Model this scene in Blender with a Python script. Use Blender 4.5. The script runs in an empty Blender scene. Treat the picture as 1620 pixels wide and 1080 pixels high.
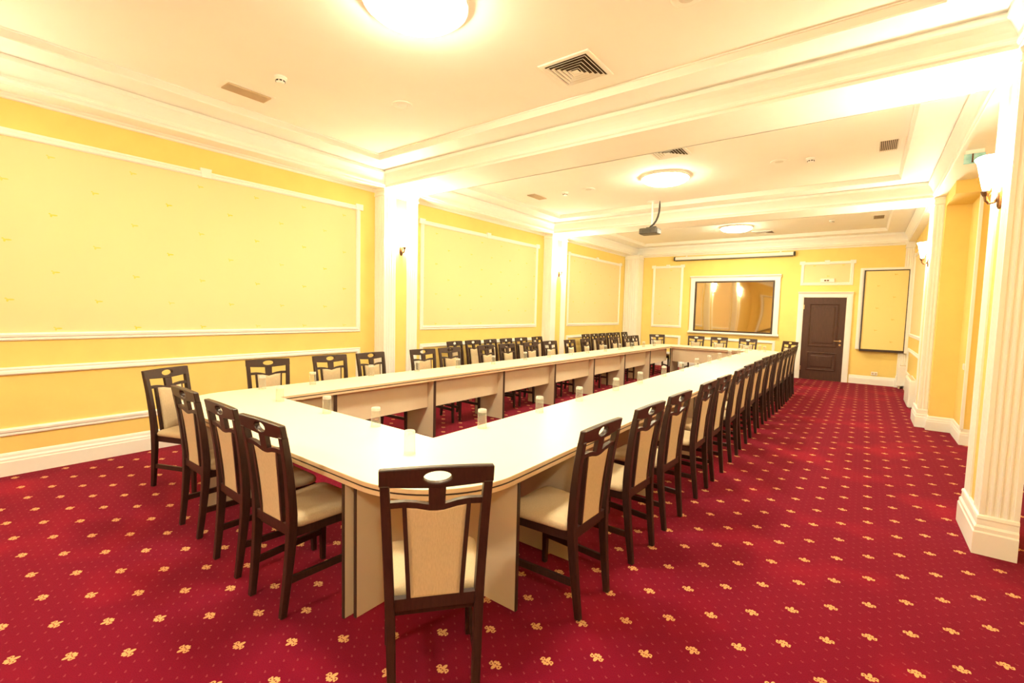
import bpy, bmesh, math, random
from mathutils import Vector, Matrix
random.seed(7)
sc = bpy.context.scene
COL = sc.collection

# ---------------------------------------------------------------- helpers
def tag(o, label=None, cat=None, group=None, kind=None):
    if label: o['label'] = label
    if cat: o['category'] = cat
    if group: o['group'] = group
    if kind: o['kind'] = kind
    return o

def thing(name, label, cat, loc=(0, 0, 0), rotz=0.0, group=None):
    o = bpy.data.objects.new(name, None)
    COL.objects.link(o)
    o.location = loc
    o.rotation_euler = (0, 0, rotz)
    o.empty_display_size = 0.1
    return tag(o, label, cat, group)

def obj(name, bm, mat, parent=None, smooth=False, recalc=True):
    if recalc:
        bmesh.ops.recalc_face_normals(bm, faces=bm.faces[:])
    me = bpy.data.meshes.new(name)
    bm.to_mesh(me)
    bm.free()
    mats = mat if isinstance(mat, (list, tuple)) else [mat]
    for m in mats:
        me.materials.append(m)
    if smooth:
        for p in me.polygons:
            p.use_smooth = True
    o = bpy.data.objects.new(name, me)
    COL.objects.link(o)
    if parent is not None:
        o.parent = parent
    return o

def struct(name, bm, mat, parent=None, smooth=False, recalc=True):
    o = obj(name, bm, mat, parent, smooth, recalc)
    o['kind'] = 'structure'
    return o

def dup(root, loc, rotz, label=None, group=None):
    r = root.copy()
    COL.objects.link(r)
    r.location = loc
    r.rotation_euler = (0, 0, rotz)
    if label: r['label'] = label
    if group: r['group'] = group
    for ch in list(root.children):
        c = ch.copy()
        COL.objects.link(c)
        c.parent = r
        for g in list(ch.children):
            d = g.copy()
            COL.objects.link(d)
            d.parent = c
    return r

def NB():
    return bmesh.new()

def box(bm, x0, x1, y0, y1, z0, z1, mi=0):
    vs = [bm.verts.new(p) for p in ((x0, y0, z0), (x1, y0, z0), (x1, y1, z0), (x0, y1, z0),
                                    (x0, y0, z1), (x1, y0, z1), (x1, y1, z1), (x0, y1, z1))]
    for f in ((0, 3, 2, 1), (4, 5, 6, 7), (0, 1, 5, 4), (1, 2, 6, 5), (2, 3, 7, 6), (3, 0, 4, 7)):
        bm.faces.new([vs[i] for i in f]).material_index = mi
    return bm

def quad(bm, pts, mi=0):
    f = bm.faces.new([bm.verts.new(p) for p in pts])
    f.material_index = mi
    return f

def loft(bm, rings, cap0=True, cap1=True, closed=True, mi=0):
    vr = [[bm.verts.new(p) for p in r] for r in rings]
    n = len(vr[0])
    for a, b in zip(vr, vr[1:]):
        for i in range(n if closed else n - 1):
            j = (i + 1) % n
            bm.faces.new((a[i], a[j], b[j], b[i])).material_index = mi
    if cap0: bm.faces.new(vr[0][::-1]).material_index = mi
    if cap1: bm.faces.new(vr[-1]).material_index = mi
    return bm

def sweep(bm, path, prof, N, closed_path=False, closed_prof=True, mi=0):
    """sweep profile points (a, b): a along t x N (in the path's plane), b along N; mitred corners"""
    P = [Vector(p) for p in path]
    N = Vector(N).normalized()
    n = len(P)
    rings = []
    for i in range(n):
        tin = (P[i] - P[i - 1]).normalized() if (closed_path or i > 0) else None
        tout = (P[(i + 1) % n] - P[i]).normalized() if (closed_path or i < n - 1) else None
        if tin is None: tin = tout
        if tout is None: tout = tin
        s1, s2 = tin.cross(N), tout.cross(N)
        m = (s1 + s2) / (1.0 + s1.dot(s2))
        rings.append([bm.verts.new(P[i] + m * a + N * b) for a, b in prof])
    k = len(prof)
    for i in range(n if closed_path else n - 1):
        A, B = rings[i], rings[(i + 1) % n]
        for j in range(k if closed_prof else k - 1):
            q = (j + 1) % k
            bm.faces.new((A[j], A[q], B[q], B[j])).material_index = mi
    if closed_prof and not closed_path:
        bm.faces.new(rings[0]).material_index = mi
        bm.faces.new(rings[-1][::-1]).material_index = mi
    return bm

def lathe(bm, prof, seg=24, c=(0, 0, 0), mi=0):
    rings = []
    for r, z in prof:
        rings.append([(c[0] + r * math.cos(2 * math.pi * i / seg), c[1] + r * math.sin(2 * math.pi * i / seg), c[2] + z) for i in range(seg)])
    return loft(bm, rings, prof[0][0] > 1e-6, prof[-1][0] > 1e-6, True, mi)

def tube(bm, pts, r, seg=10, mi=0):
    P = [Vector(p) for p in pts]
    rings = []
    ref = Vector((0.3, 0.9, 0.31)).normalized()
    for i, p in enumerate(P):
        t = (P[min(i + 1, len(P) - 1)] - P[max(i - 1, 0)]).normalized()
        u = t.cross(ref).normalized()
        v = t.cross(u)
        rr = r[i] if isinstance(r, (list, tuple)) else r
        rings.append([p + (u * math.cos(2 * math.pi * k / seg) + v * math.sin(2 * math.pi * k / seg)) * rr for k in range(seg)])
    return loft(bm, rings)

def shape2d(outer, holes, z0, z1, fn=None, side_mi=0):
    """prism of a 2-D outline with holes; fn maps (x, y, z) to 3-D"""
    bm = NB()
    edges = []
    for loop in [outer] + list(holes):
        vs = [bm.verts.new((p[0], p[1], 0)) for p in loop]
        for i in range(len(vs)):
            edges.append(bm.edges.new((vs[i], vs[(i + 1) % len(vs)])))
    bmesh.ops.triangle_fill(bm, use_beauty=True, use_dissolve=False, edges=edges)
    low = bm.faces[:]
    ret = bmesh.ops.extrude_face_region(bm, geom=low)
    top = [e for e in ret['geom'] if isinstance(e, bmesh.types.BMVert)]
    ts = set(top)
    for v in bm.verts:
        z = z1 if v in ts else z0
        v.co = Vector(fn(v.co.x, v.co.y, z)) if fn else Vector((v.co.x, v.co.y, z))
    return bm

def round_poly(pts, radii, seg=14):
    out = []
    n = len(pts)
    for i in range(n):
        p = Vector(pts[i]); r = radii[i]
        if r <= 0:
            out.append((p.x, p.y)); continue
        a = (Vector(pts[i - 1]) - p).normalized()
        b = (Vector(pts[(i + 1) % n]) - p).normalized()
        ang = a.angle(b)
        d = r / math.tan(ang / 2)
        c = p + (a + b).normalized() * (r / math.sin(ang / 2))
        s = p + a * d - c
        e = p + b * d - c
        a0 = math.atan2(s.y, s.x); a1 = math.atan2(e.y, e.x)
        da = (a1 - a0 + math.pi) % (2 * math.pi) - math.pi
        for k in range(seg + 1):
            t = a0 + da * k / seg
            out.append((c.x + r * math.cos(t), c.y + r * math.sin(t)))
    return out

# ---------------------------------------------------------------- materials
def new_mat(name):
    m = bpy.data.materials.new(name)
    m.use_nodes = True
    nt = m.node_tree
    b = nt.nodes['Principled BSDF']
    return m, nt, b

def simple(name, col, rough=0.5, metal=0.0, spec=0.5, noise=0.0, scale=30.0, bump=0.0, stretch=None, col2=None):
    m, nt, b = new_mat(name)
    b.inputs['Roughness'].default_value = rough
    b.inputs['Metallic'].default_value = metal
    b.inputs['Specular IOR Level'].default_value = spec
    tc = nt.nodes.new('ShaderNodeTexCoord')
    mp = nt.nodes.new('ShaderNodeMapping')
    if stretch: mp.inputs['Scale'].default_value = stretch
    nz = nt.nodes.new('ShaderNodeTexNoise')
    nz.inputs['Scale'].default_value = scale
    nz.inputs['Detail'].default_value = 4
    nt.links.new(tc.outputs['Object'], mp.inputs[0])
    nt.links.new(mp.outputs[0], nz.inputs['Vector'])
    cr = nt.nodes.new('ShaderNodeValToRGB')
    c2 = col2 if col2 else tuple(max(0, c * (1 - noise)) for c in col)
    cr.color_ramp.elements[0].color = (*c2, 1)
    cr.color_ramp.elements[1].color = (*col, 1)
    cr.color_ramp.elements[0].position = 0.3
    cr.color_ramp.elements[1].position = 0.7
    nt.links.new(nz.outputs['Fac'], cr.inputs[0])
    nt.links.new(cr.outputs[0], b.inputs['Base Color'])
    if bump:
        bp = nt.nodes.new('ShaderNodeBump')
        bp.inputs['Strength'].default_value = bump
        bp.inputs['Distance'].default_value = 0.002
        nt.links.new(nz.outputs['Fac'], bp.inputs['Height'])
        nt.links.new(bp.outputs[0], b.inputs['Normal'])
    return m

class E:
    """tiny math-node expression"""
    nt = None
    def __init__(s, sock): s.s = sock
    @staticmethod
    def op(o, *a):
        n = E.nt.nodes.new('ShaderNodeMath'); n.operation = o
        for i, v in enumerate(a):
            if isinstance(v, E): E.nt.links.new(v.s, n.inputs[i])
            else: n.inputs[i].default_value = v
        return E(n.outputs[0])
    def __add__(s, o): return E.op('ADD', s, o)
    def __sub__(s, o): return E.op('SUBTRACT', s, o)
    def __mul__(s, o): return E.op('MULTIPLY', s, o)
    def __truediv__(s, o): return E.op('DIVIDE', s, o)
    def abs(s): return E.op('ABSOLUTE', s)
    def round(s): return E.op('ROUND', s)
    def lt(s, o): return E.op('LESS_THAN', s, o)
    def gt(s, o): return E.op('GREATER_THAN', s, o)
    def max(s, o): return E.op('MAXIMUM', s, o)
    def min(s, o): return E.op('MINIMUM', s, o)
    def sqrt(s): return E.op('SQRT', s)

def ell(x, y, cx, cy, rx, ry):
    a = (x - cx) / rx; b = (y - cy) / ry
    return (a * a + b * b).lt(1.0)
def ring(x, y, cx, cy, r, t):
    a = x - cx; b = y - cy
    return ((a * a + b * b).sqrt() - r).abs().lt(t)

def pos_xyz(nt):
    g = nt.nodes.new('ShaderNodeNewGeometry')
    s = nt.nodes.new('ShaderNodeSeparateXYZ')
    nt.links.new(g.outputs['Position'], s.inputs[0])
    return E(s.outputs[0]), E(s.outputs[1]), E(s.outputs[2]), g

def mixc(nt, fac, a, b):
    n = nt.nodes.new('ShaderNodeMix'); n.data_type = 'RGBA'
    def put(sock, v):
        if isinstance(v, E): nt.links.new(v.s, sock)
        elif hasattr(v, 'node'): nt.links.new(v, sock)
        elif isinstance(v, (int, float)): sock.default_value = v
        else: sock.default_value = (*v, 1)
    put(n.inputs[0], fac); put(n.inputs[6], a); put(n.inputs[7], b)
    return n.outputs[2]

def carpet_mat():
    m, nt, b = new_mat('carpet_red_fleur')
    E.nt = nt
    X, Y, Z, g = pos_xyz(nt)
    u = (X - 0.112) / 0.1665
    v = (Y - 3.183) / 0.1635
    p = (u + v) * 0.5
    q = (v - u) * 0.5
    rp, rq = p.round(), q.round()
    a, c = p - rp, q - rq
    flip = E.op('SUBTRACT', 1.0, E.op('FLOORED_MODULO', rp, 2.0) * 2.0)
    dx = ((a - c) * 0.205).abs()
    dy = (a + c) * 0.200 * flip
    mk = ell(dx, dy, 0, 0.015, 0.0105, 0.021)
    for e in (ell(dx, dy, 0, -0.019, 0.0085, 0.013), ell(dx, dy, 0.014, -0.016, 0.008, 0.010),
              ell(dx, dy, 0.012, 0.002, 0.009, 0.006),
              ring(dx, dy, 0.026, 0.004, 0.0085, 0.0040), ell(dx, dy, 0.033, -0.008, 0.006, 0.005)):
        mk = mk.max(e)
    hole = ell(dx, dy, 0.0065, -0.006, 0.003, 0.0045)
    mk = mk.min(E.op('SUBTRACT', 1.0, hole))
    # faint woven ticks, four to a motif step
    p4, q4 = p * 4.0, q * 4.0
    a4, c4 = p4 - p4.round(), q4 - q4.round()
    tx, ty = (a4 - c4), (a4 + c4)
    tick = ell(tx, ty, 0.10, 0.0, 0.10, 0.11).max(ell(tx, ty, -0.06, 0.10, 0.07, 0.08))
    far = (a * a + c * c).gt(0.04)
    tick = tick.min(far)
    nz = nt.nodes.new('ShaderNodeTexNoise'); nz.inputs['Scale'].default_value = 260; nz.inputs['Detail'].default_value = 3
    nt.links.new(g.outputs['Position'], nz.inputs['Vector'])
    nb = nt.nodes.new('ShaderNodeTexNoise'); nb.inputs['Scale'].default_value = 1.1; nb.inputs['Detail'].default_value = 2
    nt.links.new(g.outputs['Position'], nb.inputs['Vector'])
    f = E(nz.outputs['Fac']); f2 = E(nb.outputs['Fac'])
    red = mixc(nt, (f - 0.25) * 1.6, CARPET[0], CARPET[1])
    red = mixc(nt, ((f2 - 0.52) * 4.0).max(0.0).min(1.0), red, CARPET[2])
    red = mixc(nt, tick * 0.17, red, (0.60, 0.20, 0.18))
    gold = mixc(nt, (f - 0.2) * 1.5, (0.50, 0.22, 0.07), (0.80, 0.50, 0.24))
    colr = mixc(nt, mk, red, gold)
    nt.links.new(colr, b.inputs['Base Color'])
    b.inputs['Roughness'].default_value = 1.0
    b.inputs['Specular IOR Level'].default_value = 0.05
    b.inputs['Sheen Weight'].default_value = 0.15
    b.inputs['Sheen Roughness'].default_value = 0.5
    b.inputs['Sheen Tint'].default_value = (0.9, 0.25, 0.3, 1)
    bp = nt.nodes.new('ShaderNodeBump'); bp.inputs['Strength'].default_value = 0.5; bp.inputs['Distance'].default_value = 0.004
    nt.links.new(nz.outputs['Fac'], bp.inputs['Height'])
    nt.links.new(bp.outputs[0], b.inputs['Normal'])
    return m

def wallpaper_mat(name, base, fleck):
    m, nt, b = new_mat(name)
    E.nt = nt
    X, Y, Z, g = pos_xyz(nt)
    h = (X + Y) / 0.30            # runs along either wall
    w = Z / 0.26
    p = (h + w) * 0.5; q = (w - h) * 0.5
    a, c = p - p.round(), q - q.round()
    dx = (a - c) * 0.30; dy = (a + c) * 0.26
    mk = ell(dx, dy, 0.012, 0.004, 0.022, 0.007).max(ell(dx, dy, -0.010, -0.002, 0.008, 0.014)).max(ell(dx, dy, -0.02, 0.014, 0.007, 0.006))
    nz = nt.nodes.new('ShaderNodeTexNoise'); nz.inputs['Scale'].default_value = 2.5
    nt.links.new(g.outputs['Position'], nz.inputs['Vector'])
    k = E(nz.outputs['Fac'])
    c0 = mixc(nt, k * 0.25, base, tuple(x * 0.9 for x in base))
    c1 = mixc(nt, mk * (k * 1.5).min(1.0), c0, fleck)
    nt.links.new(c1, b.inputs['Base Color'])
    b.inputs['Roughness'].default_value = 0.75
    b.inputs['Specular IOR Level'].default_value = 0.2
    return m

CARPET = ((0.122, 0.0018, 0.0155), (0.198, 0.0036, 0.0215), (0.265, 0.006, 0.023))
M = {}
M['carpet'] = carpet_mat()
M['white'] = simple('white_painted_plaster', (0.91, 0.90, 0.87), 0.55, noise=0.02, scale=6)
M['ceil'] = simple('ceiling_plaster', (0.89, 0.87, 0.82), 0.8, noise=0.02, scale=3, spec=0.2)
M['yellow'] = simple('yellow_wall_paint', (0.90, 0.70, 0.24), 0.7, noise=0.05, scale=4, spec=0.2)
M['paper'] = wallpaper_mat('pale_yellow_wallpaper', (0.90, 0.715, 0.41), (0.82, 0.62, 0.06))
M['board_paper'] = wallpaper_mat('yellow_board_fabric', (0.90, 0.73, 0.32), (0.66, 0.50, 0.10))
M['wood'] = simple('dark_stained_wood', (0.040, 0.014, 0.011), 0.42, noise=0.45, scale=18, stretch=(6, 6, 0.8), spec=0.45)
M['fabric'] = simple('beige_woven_upholstery', (0.58, 0.46, 0.31), 0.9, noise=0.14, scale=140, bump=0.4, stretch=(1.6, 1.6, 0.35), spec=0.15)
M['laminate'] = simple('cream_table_laminate', (0.84, 0.77, 0.57), 0.38, noise=0.02, scale=5, spec=0.4)
M['panel'] = simple('beech_tone_laminate', (0.68, 0.58, 0.43), 0.5, noise=0.04, scale=5, spec=0.3)
M['edge'] = simple('tan_board_edge', (0.70, 0.52, 0.34), 0.5, noise=0.06, scale=12)
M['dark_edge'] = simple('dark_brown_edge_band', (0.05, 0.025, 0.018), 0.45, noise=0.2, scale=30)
M['door'] = simple('dark_brown_door_wood', (0.082, 0.032, 0.021), 0.45, noise=0.3, scale=9, stretch=(8, 8, 0.7), spec=0.4)
M['brass'] = simple('brushed_brass', (0.80, 0.58, 0.30), 0.3, metal=1.0, noise=0.1, scale=40)
M['bronze'] = simple('dark_bronze_fitting', (0.16, 0.075, 0.035), 0.35, metal=0.8, noise=0.3, scale=40)
M['black'] = simple('black_plastic', (0.03, 0.026, 0.022), 0.45, noise=0.2, scale=30)
M['projector'] = simple('dark_grey_plastic', (0.07, 0.058, 0.045), 0.4, noise=0.2, scale=40)
M['void'] = simple('dark_duct_lining', (0.075, 0.045, 0.022), 0.9, noise=0.2, scale=20)
M['plastic'] = simple('white_plastic', (0.88, 0.86, 0.82), 0.4, noise=0.02, scale=10)
M['grille'] = simple('beige_grille_enamel', (0.66, 0.52, 0.36), 0.5, noise=0.05, scale=20)
M['speaker_mesh'] = simple('speaker_cover_mesh', (0.76, 0.72, 0.64), 0.6, noise=0.1, scale=200)
M['lens'] = simple('grey_lens_glass', (0.10, 0.11, 0.12), 0.1, noise=0.1, scale=20)
M['sign_acrylic'] = simple('acrylic_cyan_reflections', (0.50, 0.80, 0.82), 0.15, noise=0.35, scale=14, col2=(0.2, 0.5, 0.55))  # cyan mottling paints lamp reflections into the acrylic's colour

def emit_mat(name, col, strength, base):
    m, nt, b = new_mat(name)
    b.inputs['Base Color'].default_value = (*base, 1)
    b.inputs['Roughness'].default_value = 0.3
    nz = nt.nodes.new('ShaderNodeTexNoise'); nz.inputs['Scale'].default_value = 4
    mr = nt.nodes.new('ShaderNodeMapRange')
    mr.inputs['To Min'].default_value = strength * 0.95
    mr.inputs['To Max'].default_value = strength * 1.05
    nt.links.new(nz.outputs['Fac'], mr.inputs[0])
    b.inputs['Emission Color'].default_value = (*col, 1)
    nt.links.new(mr.outputs[0], b.inputs['Emission Strength'])
    return m
WARM = (1.0, 0.91, 0.63)
LAMP_STRENGTH, SCONCE_STRENGTH = 36.0, 95.0
M['lamp_glow'] = emit_mat('lit_opal_lamp_glass', WARM, LAMP_STRENGTH, (0.9, 0.88, 0.8))
M['sconce_glow'] = emit_mat('lit_frosted_sconce_glass', WARM, SCONCE_STRENGTH, (0.9, 0.88, 0.8))

def mirror_mat():
    m, nt, b = new_mat('bronze_tinted_mirror')
    nz = nt.nodes.new('ShaderNodeTexNoise'); nz.inputs['Scale'].default_value = 1.5
    c = mixc(nt, nz.outputs['Fac'], (0.56, 0.47, 0.33), (0.60, 0.50, 0.36))
    nt.links.new(c, b.inputs['Base Color'])
    b.inputs['Metallic'].default_value = 1.0
    b.inputs['Roughness'].default_value = 0.03
    return m
M['mirror'] = mirror_mat()

def glass_mat(name, milk):
    m = bpy.data.materials.new(name)
    m.use_nodes = True
    nt = m.node_tree
    nt.nodes.clear()
    out = nt.nodes.new('ShaderNodeOutputMaterial')
    tr = nt.nodes.new('ShaderNodeBsdfTransparent'); tr.inputs[0].default_value = (0.95, 0.945, 0.93, 1)
    gl = nt.nodes.new('ShaderNodeBsdfGlossy'); gl.inputs['Roughness'].default_value = 0.03
    df = nt.nodes.new('ShaderNodeBsdfTranslucent'); df.inputs[0].default_value = (0.95, 0.94, 0.92, 1)
    d2 = nt.nodes.new('ShaderNodeBsdfDiffuse'); d2.inputs[0].default_value = (0.95, 0.94, 0.92, 1)
    md = nt.nodes.new('ShaderNodeMixShader'); md.inputs[0].default_value = 0.5
    nt.links.new(df.outputs[0], md.inputs[1]); nt.links.new(d2.outputs[0], md.inputs[2])
    lw = nt.nodes.new('ShaderNodeLayerWeight'); lw.inputs['Blend'].default_value = 0.3
    nz = nt.nodes.new('ShaderNodeTexNoise'); nz.inputs['Scale'].default_value = 60
    E.nt = nt
    k = E(lw.outputs['Facing'])
    k2 = (k * k * 0.45 + E(nz.outputs['Fac']) * 0.04).min(0.6)
    mx = nt.nodes.new('ShaderNodeMixShader')
    nt.links.new(k2.s, mx.inputs[0])
    nt.links.new(tr.outputs[0], mx.inputs[1])
    nt.links.new(gl.outputs[0], mx.inputs[2])
    m2 = nt.nodes.new('ShaderNodeMixShader')
    k3 = (k * k * k * 0.35 + milk).min(0.9)
    nt.links.new(k3.s, m2.inputs[0])
    nt.links.new(mx.outputs[0], m2.inputs[1])
    nt.links.new(md.outputs[0], m2.inputs[2])
    nt.links.new(m2.outputs[0], out.inputs[0])
    return m
M['glass'] = glass_mat('clear_drinking_glass', 0.06)
M['glass_base'] = glass_mat('thick_glass_bottom', 0.42)


# ---------------------------------------------------------------- room dimensions
XL, XR = -6.0, 1.36                     # wall planes left and (deepest) right
CL, CR = -5.77, 0.70                    # faces of the columns towards the room
YB, YF = -4.75, 14.0                    # wall behind the camera, far wall
ZB, ZS, ZC = 3.33, 3.55, 3.62           # beam underside, soffit, ceiling panel
COLS_L = [(-0.80, -0.14), (4.42, 5.07), (9.07, 9.73)]
COLS_R = [(-0.80, -0.14), (4.40, 5.01), (9.05, 9.70)]
BAYS = [(-4.50, -0.80), (-0.14, 4.42), (5.07, 9.07), (9.73, 13.92)]
BX0, BX1 = -5.75, 0.69                  # coffer openings

# floor, ceiling
bm = NB(); box(bm, XL - 0.2, XR + 0.2, YB - 0.2, YF + 0.2, -0.1, 0.0)
struct('floor', bm, M['carpet'])
bm = NB(); box(bm, XL - 0.2, XR + 0.2, YB - 0.2, YF + 0.2, ZC, ZC + 0.1)
struct('ceiling', bm, M['ceil'])

# walls
bm = NB(); box(bm, XL - 0.15, XL, YB, YF, 0, ZC)
struct('wall_left', bm, M['yellow'])
bm = NB(); box(bm, XL - 0.15, XR + 0.15, YF, YF + 0.15, 0, ZC)
struct('wall_far', bm, M['yellow'])
bm = NB(); box(bm, XL - 0.15, XR + 0.15, YB - 0.15, YB, 0, ZC)
struct('wall_rear', bm, M['yellow'])
bm = NB()
box(bm, XR, XR + 0.15, YB, YF, 0, ZC)
NJ, NP = 8.90, 8.14                     # niche jamb and pier front
box(bm, 1.07, XR, NP, NJ, 0, 3.17)      # pier
box(bm, 0.81, XR, NP - 0.04, NJ, 3.17, ZB)     # header over the niche
box(bm, 0.81, XR, NJ, YF, 0, ZB)        # wall of the last bays
struct('wall_right', bm, M['yellow'])

# beams and bulkheads above (undersides at ZB)
def trim(bm, name, mat, parent=None, smooth=False):
    return struct(name, bm, mat, parent, smooth)
TN = [0]
def tname():
    TN[0] += 1
    return 'trim_%d' % TN[0]
for y0, y1 in [(YB, -4.50), (-0.80, -0.14), (4.42, 5.07), (9.07, 9.73), (13.92, YF)]:
    bm = NB(); box(bm, BX0, BX1, y0, y1, ZB, ZC)
    trim(bm, tname(), M['white'])
bm = NB(); box(bm, XL, BX0, YB, YF, ZB, ZC); trim(bm, tname(), M['white'])
bm = NB(); box(bm, BX1, XR, YB, YF, ZB, ZC); trim(bm, tname(), M['white'])

# coffer mouldings: crown, soffit, step to the ceiling panel
PROF = [(0.0, 3.325), (-0.010, 3.327), (-0.012, 3.350), (-0.024, 3.360), (-0.027, 3.374), (-0.018, 3.384),
        (-0.020, 3.400), (-0.034, 3.432), (-0.052, 3.464), (-0.074, 3.492), (-0.088, 3.502), (-0.088, 3.530), (-0.066, 3.536), (-0.066, ZS),
        (-0.405, ZS), (-0.405, 3.562), (-0.428, 3.606), (-0.436, 3.608), (-0.436, ZC)]
for y0, y1 in BAYS:
    bm = NB()
    # counter-clockwise seen from above: t x N points outwards
    sweep(bm, [(BX0, y0, 0), (BX1, y0, 0), (BX1, y1, 0), (BX0, y1, 0)], PROF, (0, 0, 1), True, False)
    trim(bm, tname(), M['white'])
# small bed mould where the left bulkhead meets the wall
bm = NB()
for y0, y1 in [(YB, -0.80), (-0.14, 4.42), (5.07, 9.07), (9.73, 13.6)]:
    sweep(bm, [(XL, y0, 0), (XL, y1, 0)], [(0, 3.285), (0.018, 3.29), (0.024, 3.305), (0.045, 3.318), (0.05, ZB), (0, ZB)], (0, 0, 1))
trim(bm, tname(), M['white'])
bm = NB()
sweep(bm, [(-5.55, YF, 0), (0.64, YF, 0)], [(0, 3.275), (0.018, 3.28), (0.024, 3.30), (0.05, 3.318), (0.06, ZB), (0, ZB)], (0, 0, 1))
trim(bm, tname(), M['white'])
BASE = [(0, 0), (0.026, 0), (0.026, 0.125), (0.022, 0.135), (0.022, 0.15), (0.014, 0.165), (0.012, 0.185), (0.006, 0.20), (0, 0.205)]

# ---------------------------------------------------------------- columns
def flute_edge(p0, p1, n, r, margin):
    """polyline from p0 to p1 with n grooves cut to the right-hand side being solid (grooves go along -normal)"""
    p0 = Vector(p0); p1 = Vector(p1)
    L = (p1 - p0).length
    t = (p1 - p0).normalized()
    nin = Vector((-t.y, t.x))           # left of travel = solid side
    out = [p0]
    step = (L - 2 * margin) / n
    for i in range(n):
        c = margin + step * (i + 0.5)
        for k in range(5):
            a = math.pi * k / 4
            out.append(p0 + t * (c - r * math.cos(a)) + nin * (r * 0.45 * math.sin(a)))
    out.append(p1)
    return out

def column(y0, y1, side, n):
    """engaged column: fluted pilaster strips either side of a yellow centre strip"""
    w = y1 - y0
    if side < 0: xw, xf = XL, CL
    else: xw, xf = 0.89, CR
    s = 0.215                           # strip width
    # plan outline, counter-clockwise with solid on the left
    def strip(ya, yb, near, far):
        pts = []
        rect = [Vector((xw, ya)), Vector((xf, ya)), Vector((xf, yb)), Vector((xw, yb))] if side < 0 else \
               [Vector((xf, ya)), Vector((xw, ya)), Vector((xw, yb)), Vector((xf, yb))]
        if side < 0:
            pts += flute_edge(rect[0], rect[1], 4, 0.014, 0.022)[:-1] if near else [rect[0]]
            pts += flute_edge(rect[1], rect[2], 4, 0.014, 0.022)[:-1]
            pts += flute_edge(rect[2], rect[3], 4, 0.014, 0.022) if far else [rect[2], rect[3]]
        else:
            pts += flute_edge(rect[0], rect[1], 4, 0.014, 0.022)[:-1] if near else [rect[0]]
            pts += ([rect[1]] + flute_edge(rect[2], rect[3], 4, 0.014, 0.022)[:-1]) if far else [rect[1], rect[2]]
            pts += flute_edge(rect[3], rect[0], 4, 0.014, 0.022)[:-1]
        return pts
    bm = NB()
    for ya, yb, near, far in ((y0, y0 + s, True, False), (y1 - s, y1, False, True)):
        pts = strip(ya, yb, near, far)
        loft(bm, [[(p.x, p.y, 0.26) for p in pts], [(p.x, p.y, 3.225) for p in pts]])
    root = struct('trim_%d' % n, bm, M['white'])
    sg = 1 if side < 0 else -1
    # yellow centre strip, slightly recessed
    bm = NB()
    xr = xf - sg * 0.012
    box(bm, min(xw, xr), max(xw, xr), y0 + s, y1 - s, 0.2, 3.225)
    obj('centre_strip', bm, M['yellow'], root)
    # base and capital go round the three free faces
    if side < 0: path = [(xw, y0, 0), (xf, y0, 0), (xf, y1, 0), (xw, y1, 0)]
    else: path = [(xw, y1, 0), (xf, y1, 0), (xf, y0, 0), (xw, y0, 0)]
    bm = NB()
    sweep(bm, path, [(-0.10, 0), (0.028, 0), (0.028, 0.15), (0.022, 0.16), (0.022, 0.185), (0.012, 0.20), (0.010, 0.235), (0.014, 0.245), (0.010, 0.262), (0.0, 0.268), (-0.10, 0.268)], (0, 0, 1))
    obj('base', bm, M['white'], root)
    bm = NB()
    sweep(bm, path, [(-0.10, 3.225), (0.004, 3.225), (0.012, 3.232), (0.012, 3.245), (0.004, 3.252), (0.004, 3.29), (0.012, 3.30), (0.016, 3.315), (0.016, ZB - 0.001), (-0.10, ZB - 0.001)], (0, 0, 1))
    obj('capital', bm, M['white'], root)
    return root
TN[0] += 1
for (a, b), side in [(c, -1) for c in COLS_L] + [(c, 1) for c in COLS_R]:
    column(a, b, side, TN[0]); TN[0] += 1
TN[0] -= 1

# far corner pilasters
def corner_pilaster(x0, x1, y0, y1):
    bm = NB()
    pts = flute_edge((x0, y0), (x1, y0), 6, 0.016, 0.02) + [Vector((x1, y1)), Vector((x0, y1))]
    loft(bm, [[(p.x, p.y, 0.26) for p in pts], [(p.x, p.y, 3.2) for p in pts]])
    r = struct(tname(), bm, M['white'])
    path = [(x0, y1, 0), (x0, y0, 0), (x1, y0, 0), (x1, y1, 0)]
    # travel clockwise seen from above -> reverse so the outside is on the right
    bm = NB(); sweep(bm, path, [(-0.02, 0), (0.026, 0), (0.026, 0.16), (0.012, 0.20), (0.01, 0.262), (-0.02, 0.268)], (0, 0, 1))
    for v in bm.verts: v.co.x = v.co.x
    obj('base', bm, M['white'], r)
    bm = NB(); sweep(bm, path, [(-0.02, 3.2), (0.012, 3.205), (0.012, 3.22), (0.003, 3.228), (0.003, 3.285), (0.016, 3.31), (0.016, ZB - 0.001), (-0.02, ZB - 0.001)], (0, 0, 1))
    obj('capital', bm, M['white'], r)
corner_pilaster(-5.99, -5.55, 13.60, 13.99)
corner_pilaster(0.65, 0.92, 13.93, 13.995)

# door/window reveal trim of the niche: white strip on the pier corner
bm = NB(); box(bm, 1.045, 1.075, NP - 0.03, NP + 0.03, 0.2, 3.17); trim(bm, tname(), M['white'])

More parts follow.
